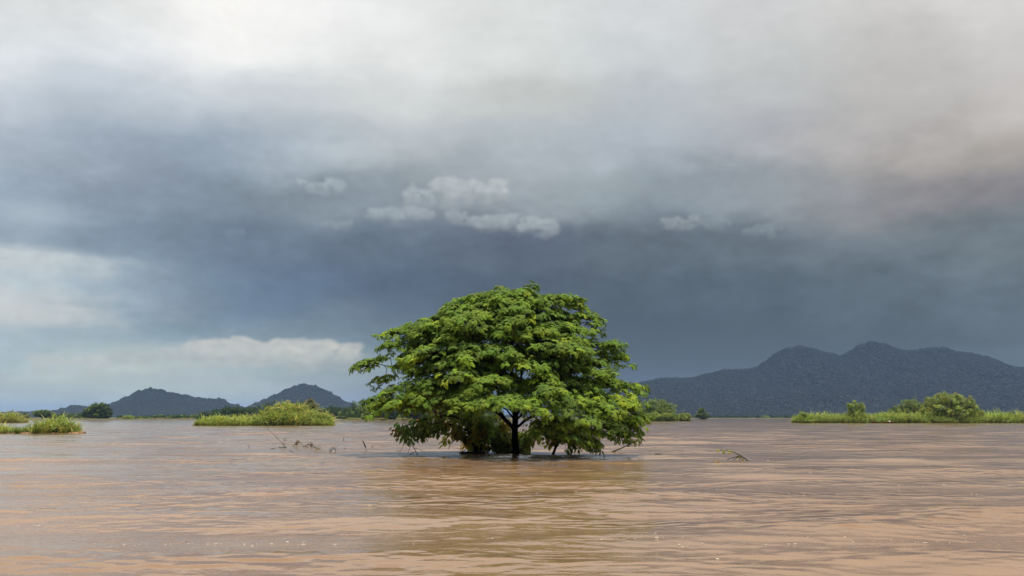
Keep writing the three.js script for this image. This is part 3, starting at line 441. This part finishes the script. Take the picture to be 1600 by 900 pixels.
  for (const [from, pts] of [
    [f1, [V(-0.85, 2.05, 0.35), V(-2.6, 3.3, 1.0), V(-5.2, 4.0, 0.8), V(-6.8, 4.4, 0.4)]], [fork, [V(-0.55, 2.6, -0.2), V(-2.0, 4.6, -1.0), V(-3.6, 5.9, -1.2)]], [fork, [V(-0.1, 2.9, 0.1), V(-0.2, 5.0, 0.2), V(0.2, 7.2, 0)]],
    [fork, [V(0.5, 2.5, 0.1), V(1.8, 4.4, 0.6), V(3.0, 6.2, 0.7)]], [f2, [V(0.6, 2.2, 0.4), V(2.4, 3.3, 1.3), V(4.6, 3.5, 1.0)]], [fork, [V(0, 2.5, 0.5), V(-0.5, 3.9, 2.6), V(-0.9, 4.7, 4.2)]], [fork, [V(0.1, 2.5, -0.5), V(0.4, 4.4, -2.4), V(0.8, 5.2, -4)]],
    [f2, [V(0.5, 2.2, -0.4), V(2.6, 3.4, -2.4), V(3.6, 3.8, -3.2)]], [f1, [V(0.6, 1.75, 0.1), V(2.2, 2.5, 0.5), V(4.4, 2.3, 0.7)]], [f2, [V(-0.6, 2.3, -0.5), V(-2.8, 3.5, -2.6), V(-4.4, 3.9, -3)]], [fork, [V(0.4, 2.5, 0.6), V(1.6, 3.6, 2.8), V(2.2, 4.2, 3.9)]]])
    chain(from, pts);
  pads.sort((a, b) => a[0].length() - b[0].length());
  const tips = [];
  for (const [p, s] of pads) {
    let best = -1, cost = 1e9;
    for (let k = 4; k < nodes.length; k++) { const n = nodes[k]; if (n.p.y < 1.3) continue; const c = n.p.distanceTo(p) * (n.p.y > p.y + 0.8 ? 1.3 : 1) + n.len * 0.22; if (c < cost) { cost = c; best = k; } }
    const a = nodes[best].p, d = a.distanceTo(p), mid = a.clone().lerp(p, 0.5).add(V((r() - 0.5) * 0.2 * d, 0.1 * d, (r() - 0.5) * 0.2 * d)), end = chain(best, [mid, p.clone().add(V(0, -0.12, 0))], Math.max(2, Math.ceil(d * 1.4)));
    tips.push([end, p, s]);
  }
  // leaves: rosettes spread over each bough end like a shallow umbrella
  const TONES = [[0.185, 0.295, 0.02], [0.15, 0.25, 0.02], [0.22, 0.335, 0.022], [0.125, 0.215, 0.022], [0.17, 0.275, 0.02]], YOUNG = [0.31, 0.43, 0.025];
  const lists = ROSETTES.map(() => []), twigs = new Tubes();
  for (const [end, p, s] of tips) {
    const outward = V(p.x + 0.6, 0, p.z), reachOut = outward.length(), tilt = clamp(reachOut / 7) * 0.45 + (p.y < 2.4 ? 0.4 : 0); outward.normalize();
    const up = V(0, 1, 0).addScaledVector(outward, tilt).normalize(), n = Math.round(24 * s * s + 6), base = pick(TONES, r), young = r() < 0.1; let shoots = r() < 0.4 ? 3 + Math.floor(3 * r()) : 0;
    for (let k = 0; k < n; k++) {
      const w = k * 2.39996 + r(), q = Math.sqrt((k + 0.5) / n), d = V(Math.cos(w) * q * s, 0, Math.sin(w) * q * s), rr = d.length() / s, layer = r() < 0.35 ? -0.45 * r() : 0;
      d.addScaledVector(outward, 0.12); d.y += s * (0.22 * (1 - rr * rr) - outward.dot(d) * tilt * 0.9) + layer + (r() - 0.5) * 0.14;
      const at = p.clone().add(d), nrm = up.clone().add(V(d.x, 0, d.z).multiplyScalar(0.55 / s)).add(randomDir(r).multiplyScalar(0.22)).normalize();
      if (at.y < 0.25) continue;
      if (k % 5 === 0) at.add(V(d.x, 0, d.z).multiplyScalar(0.35 * r())).add(V(0, 0.12 * r(), 0));      // shoots that stand out of the bough
      const c = young && r() < 0.6 || r() < 0.03 ? vary(YOUNG, r, 0.2) : vary(r() < 0.65 ? base : pick(TONES, r), r, 0.22);
      lists[Math.floor(r() * 4)].push([placeAt(at, nrm, r() * 7, 0.55 + 0.75 * r() * r() + 0.08), c]);
      const e = nodes[end].p; if (shoots-- > 0) { const far1 = e.clone().add(outward.clone().multiplyScalar(s * (0.75 + 0.16 * shoots)).add(V((r() - 0.5) * 0.3, s * (0.12 - tilt * 0.5) + 0.1 * r(), (r() - 0.5) * 0.3))); lists[k % 4].push([placeAt(far1, nrm, r() * 7, 0.6 + 0.3 * r()), c]); twigs.add([e, e.clone().lerp(far1, 0.5).add(V(0, 0.05, 0)), far1], [0.014, 0.01, 0.006], 3); }
      twigs.add([e, e.clone().lerp(at, 0.5).add(V(0, -0.03, 0)), at.clone().addScaledVector(nrm, -0.02)], [0.014, 0.01, 0.006], 3);
    }
  }
  // thickness from what each node carries
  for (const [end] of tips) for (let k = end; k >= 0; k = nodes[k].parent) nodes[k].load++;
  const radius = (k) => trunkIds.includes(k) ? mix(0.165, 0.14, clamp(nodes[k].p.y / 1.9)) + (nodes[k].p.y < 0.1 ? 0.015 : 0) : 0.0092 * Math.pow(Math.max(1, nodes[k].load), 0.56) + 0.005;
  const kids = nodes.map(() => []); nodes.forEach((n, k) => n.parent >= 0 && kids[n.parent].push(k));
  const trunkMesh = put('trunk', new Tubes().add(trunkIds.map((k) => nodes[k].p), trunkIds.map(radius), 14).build(), M.bark, tree);
  const limbOf = (start) => {                                                 // everything that grows from one fork is one limb
    const t = new Tubes(), todo = [[nodes[start].parent, start]];
    while (todo.length) {
      const [from, first] = todo.pop(), pts = [nodes[from].p], rad = [Math.min(radius(from), radius(first) * 1.15)]; let k = first;
      for (;;) { pts.push(nodes[k].p); rad.push(radius(k)); const c = kids[k].slice().sort((a, b) => nodes[b].load - nodes[a].load); if (!c.length) break; for (const o of c.slice(1)) todo.push([k, o]); k = c[0]; }
      t.add(pts, rad, rad[0] > 0.05 ? 8 : 5);
    }
    return t.build();
  };
  for (const id of trunkIds) for (const c of kids[id]) if (!trunkIds.includes(c) && nodes[c].load) put('limb', limbOf(c), M.bark, trunkMesh);
  const tw = put('twigs', twigs.build(), M.stick, tree); tw.userData.kind = 'stuff';
  lists.forEach((l, k) => copies('crown', ROSETTES[k], M.leaf, l, tree));
  console.log('rosettes', lists.reduce((s, l) => s + l.length, 0), 'pads', pads.length, 'nodes', nodes.length);
}

// ------------------------------------------------------------------ shrubs at the foot of the tree
const BROAD = [31, 32, 33].map((seed) => {                                    // a twig of broad hanging leaves
  const r = rng(seed), b = new Blades();
  for (let k = 0; k < 11; k++) { const w = r() * 7, p = V(Math.cos(w) * 0.16 * r(), -0.05 - 0.03 * k, Math.sin(w) * 0.16 * r()), d = V(Math.cos(w) * 0.75, -0.75 - 0.4 * r(), Math.sin(w) * 0.75).normalize(); b.leaf(p.addScaledVector(d, 0.04), d, V(Math.cos(w), 0.6, Math.sin(w)).normalize(), 0.2 + 0.09 * r(), 0.13 + 0.05 * r(), 0.14); }
  return b.build();
});
function broadShrub(label, x, z, arms, perArm, colours, seed, spread, floor, scale = 1) {
  const o = thing('broadleaf_shrub', label, 'shrub', TREE_X + x, -TREE_D + z), r = rng(seed), lists = BROAD.map(() => []), tw = new Tubes();
  for (const [pts, r0] of arms) {
    const c = new THREE.CatmullRomCurve3(pts.map((p) => V(...p))), q = c.getPoints(14);
    put('stem', new Tubes().add(q, q.map((_, k) => mix(r0, r0 * 0.25, k / 14)), 7).build(), M.bark, o);
    for (let k = 0; k < perArm; k++) {
      const t = 0.3 + 0.7 * Math.pow(r(), 0.8), at = c.getPoint(t), p = at.clone().add(V((r() - 0.5) * 2 * spread, (r() - 0.35) * 1.1 * spread, (r() - 0.5) * 2 * spread)); if (p.y < floor) continue;
      lists[k % 3].push([placeAt(p, V((r() - 0.5) * 0.5, 1, (r() - 0.5) * 0.5).normalize(), r() * 7, scale * (0.75 + 0.5 * r())), vary(pick(colours, r), r)]);
      tw.add([at, at.clone().lerp(p, 0.5).add(V(0, 0.05, 0)), p], [0.01, 0.008, 0.004], 3);
    }
  }
  const t = put('twigs', tw.build(), M.stick, o); t.userData.kind = 'stuff';
  lists.forEach((l, k) => copies('foliage', BROAD[k], M.broad, l, o)); return o;
}
const DEEP = [0.15, 0.24, 0.035], LEAFG = [0.22, 0.33, 0.04], LIME = [0.38, 0.44, 0.05], GOLD = [0.55, 0.38, 0.03], BROWN = [0.2, 0.11, 0.03];
broadShrub('arching shrub with big hanging dark leaves left of the trunk', -2.05, -3.6, [
  [[[0, -0.4, 0], [-0.05, 0.5, 0], [-0.3, 1.3, 0.1], [-1.2, 1.75, 0.6], [-2.4, 1.55, 1.2], [-3.5, 1.15, 1.5]], 0.08], [[[0, -0.4, 0], [0.1, 0.6, 0], [-0.1, 1.6, 0], [-0.9, 2.3, -0.3], [-1.9, 2.3, -0.4]], 0.07], [[[0.1, -0.4, 0], [0.3, 0.4, 0.1], [0.35, 1.2, 0.2], [0.1, 1.9, 0.4]], 0.06], [[[0.05, 0.3, 0], [-0.5, 0.62, 0.2], [-1.0, 0.6, 0.4], [-1.25, 0.2, 0.5]], 0.045], [[[0, 0.4, 0], [-0.3, 1.0, 0.5], [-1.6, 1.4, 1.5], [-3.0, 1.15, 2.0]], 0.05],
], 36, [DEEP, LEAFG, LEAFG, LEAFG, LEAFG, LIME, LIME, GOLD, BROWN], 601, 0.44, 0.9, 1.1).scale.setScalar(1.08);
broadShrub('yellow-green leafy shrub in the water behind the trunk', -0.85, -4.8, [
  [[[0, -0.4, 0], [-0.3, 0.7, 0], [-0.8, 1.5, 0], [-1.6, 2.1, 0]], 0.05], [[[0.1, -0.4, 0], [0.1, 0.8, 0], [0.0, 1.7, 0]], 0.05], [[[0.4, -0.4, 0], [0.9, 0.6, 0], [1.7, 1.2, 0.2]], 0.045], [[[-0.2, -0.4, 0], [-0.9, 0.5, 0.1], [-1.2, 0.9, 0.1]], 0.04], [[[0.1, -0.4, 0.2], [0.3, 0.5, 0.2], [0.1, 0.9, 0.3]], 0.04],
], 44, [LIME, LIME, LEAFG, LIME, GOLD, [0.14, 0.19, 0.03]], 602, 0.46, 0.38, 1.05).scale.setScalar(1.12);
broadShrub('slanting twin-stemmed shrub with yellowing leaves right of the trunk', 1.85, -2.4, [
  [[[-0.15, -0.4, 0], [0.25, 0.6, 0], [0.6, 1.3, 0.1], [0.9, 2.0, 0.2]], 0.075], [[[0.65, -0.4, 0.2], [1.0, 0.4, 0.2], [1.2, 0.85, 0.2], [1.4, 1.4, 0.2]], 0.045], [[[0.1, 0.3, 0], [-0.1, 1.0, -0.2], [-0.5, 1.6, -0.3]], 0.04],
], 20, [LEAFG, LIME, LIME, DEEP, GOLD], 603, 0.34, 0.5).scale.setScalar(1.05);

// ------------------------------------------------------------------ driftwood, twigs and reeds in the water
const spot = (px, py) => { const D = EYE * LENS / (py - 652); return [across(px, D), -D, D * Math.cos(PITCH) / LENS]; };    // place on the water and metres per picture unit there
function twig(name, label, category, px, py, rods, material, leaves, group) {  // rods: [[dx, dy, dz] ..., radius] in picture units from the spot
  const [x, z, m] = spot(px, py), o = thing(name, label, category, x, z, group);
  rods.forEach(([pts, r0, r1], k) => { const c = new THREE.CatmullRomCurve3(pts.map(([a, b, d]) => V(a * m, b * m, (d ?? 0) * m))), q = c.getPoints(9); put(k ? 'side_twig' : 'stick', new Tubes().add(q, q.map((_, i) => 0.75 * mix(r0, r1 ?? r0 * 0.4, i / 9)), 6).build(), material, o); });
  if (leaves) { const [at, colours, size, seed, n] = leaves, r = rng(seed), list = []; for (const [a, b] of at) for (let k = 0; k < n; k++) list.push([placeAt(V((a + (r() - 0.5) * 5) * m, Math.max(0.03, (b + (r() - 0.5) * 2.5) * m), (r() - 0.5) * 4 * m), randomDir(r).add(V(0, 1, 0)).normalize(), r() * 7, size * (0.7 + 0.6 * r())), vary(pick(colours, r), r)]); copies('leaves', BROAD[0], M.broad, list, o); }
  return o;
}
twig('driftwood_branch', 'bare pale driftwood branch slanting out of the water right of the tree', 'branch', 955, 706, [[[[-8, -3], [4, 2], [16, 7], [27, 12], [38, 18]], 0.07, 0.022], [[[24, 10.5], [26, 15], [25.5, 22]], 0.018, 0.008], [[[-1, 0], [5, 1], [7, -4]], 0.03, 0.015]], M.paleWood);
twig('snagged_twig', 'forked twig with yellow-green leaves poking out of open water right of the tree', 'twig', 1150, 719, [[[[20, -2], [12, 4], [2, 10], [-7, 14], [-26, 17]], 0.03, 0.012], [[[6, 8], [-4, 6], [-18, 1]], 0.022, 0.012], [[[4, 7], [-2, 4], [-9, 0]], 0.022, 0.012], [[[6, 7], [4, 3], [2, -1]], 0.022, 0.012]], M.stick, [[[-26, 17], [-21, 16], [-17, 16], [-12, 15], [-8, 14], [0, 8], [8, 5]], [LIME, GOLD, LIME], 0.2, 611, 3]);
twig('floating_sprig', 'small yellow-green sprig lying on the water below the forked twig', 'twig', 1122, 722, [[[[-5, 0.5], [0, 1.5], [6, 0.5]], 0.012, 0.006]], M.stick, [[[-2, 1.5], [2, 1.5]], [LIME, GOLD], 0.3, 612, 5]);
twig('long_stick', 'long thin straight stick leaning left out of the water', 'stick', 448, 699, [[[[1, -3], [-3, 4], [-16, 17], [-31, 31]], 0.022, 0.009], [[[1, 1], [-6, 0.6], [-12, 0.6]], 0.03, 0.02]], M.stick);
twig('thin_twig', 'little upright twig with a tuft beside the long stick', 'twig', 446, 694, [[[[0, -2], [0.5, 6], [1, 13]], 0.014, 0.008]], M.stick, [[[0.5, 9], [0.5, 2]], [BROWN, DEEP], 0.2, 613, 2]);
twig('reed_stalk', 'single dark curved reed with a drooping seed head left of the tree', 'reed', 572, 706, [[[[1, -3], [0.5, 6], [-2, 12], [-5, 18]], 0.016, 0.01], [[[0, 8], [-1.8, 13], [-4.4, 18.5]], 0.05, 0.02], [[[1, 0], [-2, 0.8], [-4, 0]], 0.012]], M.stick);
twig('drowned_sprig', 'olive leafy sprig bent over among the left debris', 'twig', 461, 697, [[[[-2, -2], [2, 5], [6, 9], [12, 3], [15, -1]], 0.016, 0.008], [[[2, 5], [-2, 2], [-4, -1]], 0.012]], M.stick, [[[3, 8], [5, 9], [4, 6]], [[0.17, 0.16, 0.06], BROWN], 0.22, 614, 5]);
twig('drowned_sprig', 'reddish brown sprig in the middle of the left debris', 'twig', 484, 698, [[[[-7, -2], [-2, 4], [4, 8], [5, 2]], 0.016, 0.008], [[[4, 3], [12, -1]], 0.012]], M.stick, [[[1, 5], [3, 6], [4, 3], [-4, 3]], [BROWN, [0.2, 0.15, 0.06]], 0.22, 615, 5]);
twig('drowned_sprig', 'pale straw sprig lying low at the water surface', 'twig', 498, 702, [[[[-8, 5], [-2, 2], [4, -2]], 0.014, 0.008], [[[-2, 2], [3, 6], [5, -1]], 0.012]], M.stick, [[[0, 3], [4, 2], [-3, 4]], [E1.straw, E1.olive], 0.2, 616, 4]);
twig('arched_grass', 'arched grass blades dipping into the water, two small loops', 'grass blade', 522, 705, [[[[-5, -1], [-1, 4.5], [3, 4], [4, -1]], 0.026, 0.014], [[[-6.5, 1], [-2, 7], [1.5, 6], [4, 1]], 0.018, 0.01], [[[2, 8], [6, 5], [8, 1]], 0.01]], M.stick);
twig('floating_debris', 'low scrap of brown floating debris left of the curved reed', 'debris', 545, 701, [[[[-6, 2], [-2, -0.5], [3, -0.5], [6, 1.5]], 0.022, 0.01]], M.stick);
twig('floating_debris', 'dark floating scraps in front of the long stick', 'debris', 428, 701, [[[[-4, 0.2], [0, 0.8], [5, 0.2]], 0.04, 0.02]], M.wetWood);
twig('floating_debris', 'tiny stub sticking up at the left end of the debris', 'debris', 391, 699, [[[[1, -2], [-1, 3], [-4, 6]], 0.022, 0.01]], M.stick);
twig('floating_debris', 'short dark twig lying low right of the long stick', 'debris', 456, 706, [[[[-2, 3], [1, 2], [5, -1]], 0.024, 0.012]], M.stick);
twig('floating_debris', 'dark speck of debris right of the curved reed', 'debris', 583, 698, [[[[-1.5, -1], [0, 1.5], [1.5, 2.5]], 0.03, 0.015]], M.wetWood);
twig('thin_twig', 'faint upright twig in the water behind the curved reed', 'twig', 538, 689, [[[[0, -1], [-0.5, 3], [0, 7]], 0.03, 0.012], [[[0, 1], [3, -1]], 0.02]], M.stick);
twig('floating_debris', 'small dark floating clod right of the driftwood branch', 'debris', 1028, 709, [[[[-6, 0.2], [-1, 0.8], [3, 0.5], [6, 0]], 0.035, 0.015]], M.wetWood);
twig('dead_branch', 'fan of bare dead twigs in the water under the left hanging leaves', 'branch', 640, 709, [[[[14, -1], [6, 12], [-2, 22], [-3.5, 27]], 0.022, 0.014], [[[-4, 26], [-9, 14], [-16, 1]], 0.016, 0.008], [[[-3.5, 26], [-4, 18], [-5, 12]], 0.016], [[[3, 15], [0, 8], [-2, -1]], 0.016], [[[-20, 6], [-8, 6], [6, 5], [10, 3]], 0.012], [[[8, 10], [18, 7], [24, -1]], 0.014], [[[16, 8], [22, 5], [30, 4.5]], 0.011], [[[0, -0.5], [6, 2.5], [11, 5]], 0.022]], M.stick);
twig('floating_log', 'dark wet log floating left of the trunk under the shrub', 'log', 738, 707.5, [[[[-20, 0.6], [-8, 1.5], [5, 1.3], [20, 1.0]], 0.07, 0.05], [[[-18, 1], [-12, 5], [-10, 7]], 0.04, 0.02], [[[-18, 1], [-28, 2], [-38, 1.5]], 0.014], [[[-15, 3], [-22, 8], [-27, 6]], 0.012]], M.wetWood);

// ------------------------------------------------------------------ the red boat drawn up at the right islet
{
  const D = 307.5, o = thing('long_boat', 'long low dull-red boat moored against the grass of the right islet', 'boat', across(1379, D), -D), L = 3.4, rows = [];
  for (let j = 0; j <= 6; j++) { const row = []; for (let i = 0; i <= 24; i++) { const t = i / 12 - 1, w = 0.55 * Math.pow(1 - Math.abs(t) ** 2.6, 0.7) + 0.02, a = (j / 6 - 0.5) * Math.PI, sheer = 0.3 + 0.25 * t * t * t * t; row.push(V(t * L, mix(-0.2, sheer, 1 - Math.cos(a)), Math.sin(a) * w)); } rows.push(row); }
  const red = new THREE.MeshStandardMaterial({ color: C(0.5, 0.09, 0.045), map: barkMap, roughness: 0.7, side: THREE.DoubleSide });
  put('hull', sheet(rows), red, o);
  for (const x of [-1.4, 0.2, 1.6]) { const g = new THREE.BoxGeometry(0.22, 0.04, 0.9); g.translate(x, 0.22, 0); put('thwart', g, M.paleWood, o); }
  const prow = new Tubes().add([V(-3.2, 0.4, 0), V(-3.5, 0.65, 0), V(-3.55, 0.9, 0)], [0.07, 0.05, 0.03], 6); put('prow', prow.build(), red, o);
  const bag = thing('white_bundle', 'small white bundle on the stern of the red boat', 'bundle', across(1389.5, D), -D); const g = new THREE.IcosahedronGeometry(0.24, 2), a = g.attributes.position;
  for (let k = 0; k < a.count; k++) { const x = a.getX(k), y = a.getY(k), z = a.getZ(k), f = 1 + 0.35 * fbm(x * 4 + 3, y * 4 + z * 3, 3, 5); a.setXYZ(k, x * f, Math.max(-0.2, y * f * 1.2), z * f); } g.computeVertexNormals(); g.translate(0, 0.5, 0);
  put('cloth', g, new THREE.MeshStandardMaterial({ color: C(0.75, 0.74, 0.7), roughness: 0.9 }), bag);
}

// ------------------------------------------------------------------ flecks of foam on the current
{
  const r = rng(700), list = [], g = new THREE.IcosahedronGeometry(1, 1);
  for (let k = 0; k < 5000; k++) {
    const D = 10.5 * Math.pow(6, r() * r()), x = (r() - 0.5) * 1.25 * D, z = -D; if (fbm(x * 0.25 + 4, z * 0.45, 3, 120) + 0.5 * fbm(x * 1.4, z * 3, 3, 123) < 0.28) continue;
    const s = 0.004 + 0.011 * Math.pow(r(), 4) ; list.push([placeAt(V(x, waterHeight(x, z, D * 0.006) + 0.003, z), V(0, 1, 0), r() * 7, V(s * (1.5 + 2.5 * r()), s * 0.4, s)), C(0.62, 0.54, 0.45)]);
  }
  const f = copies('foam', g, new THREE.MeshStandardMaterial({ color: 0xffffff, roughness: 0.6 }), list, scene); tag(f, 'white foam flecks scattered on the brown water', 'foam'); console.log('foam', list.length);
}
renderer.render(scene, camera);
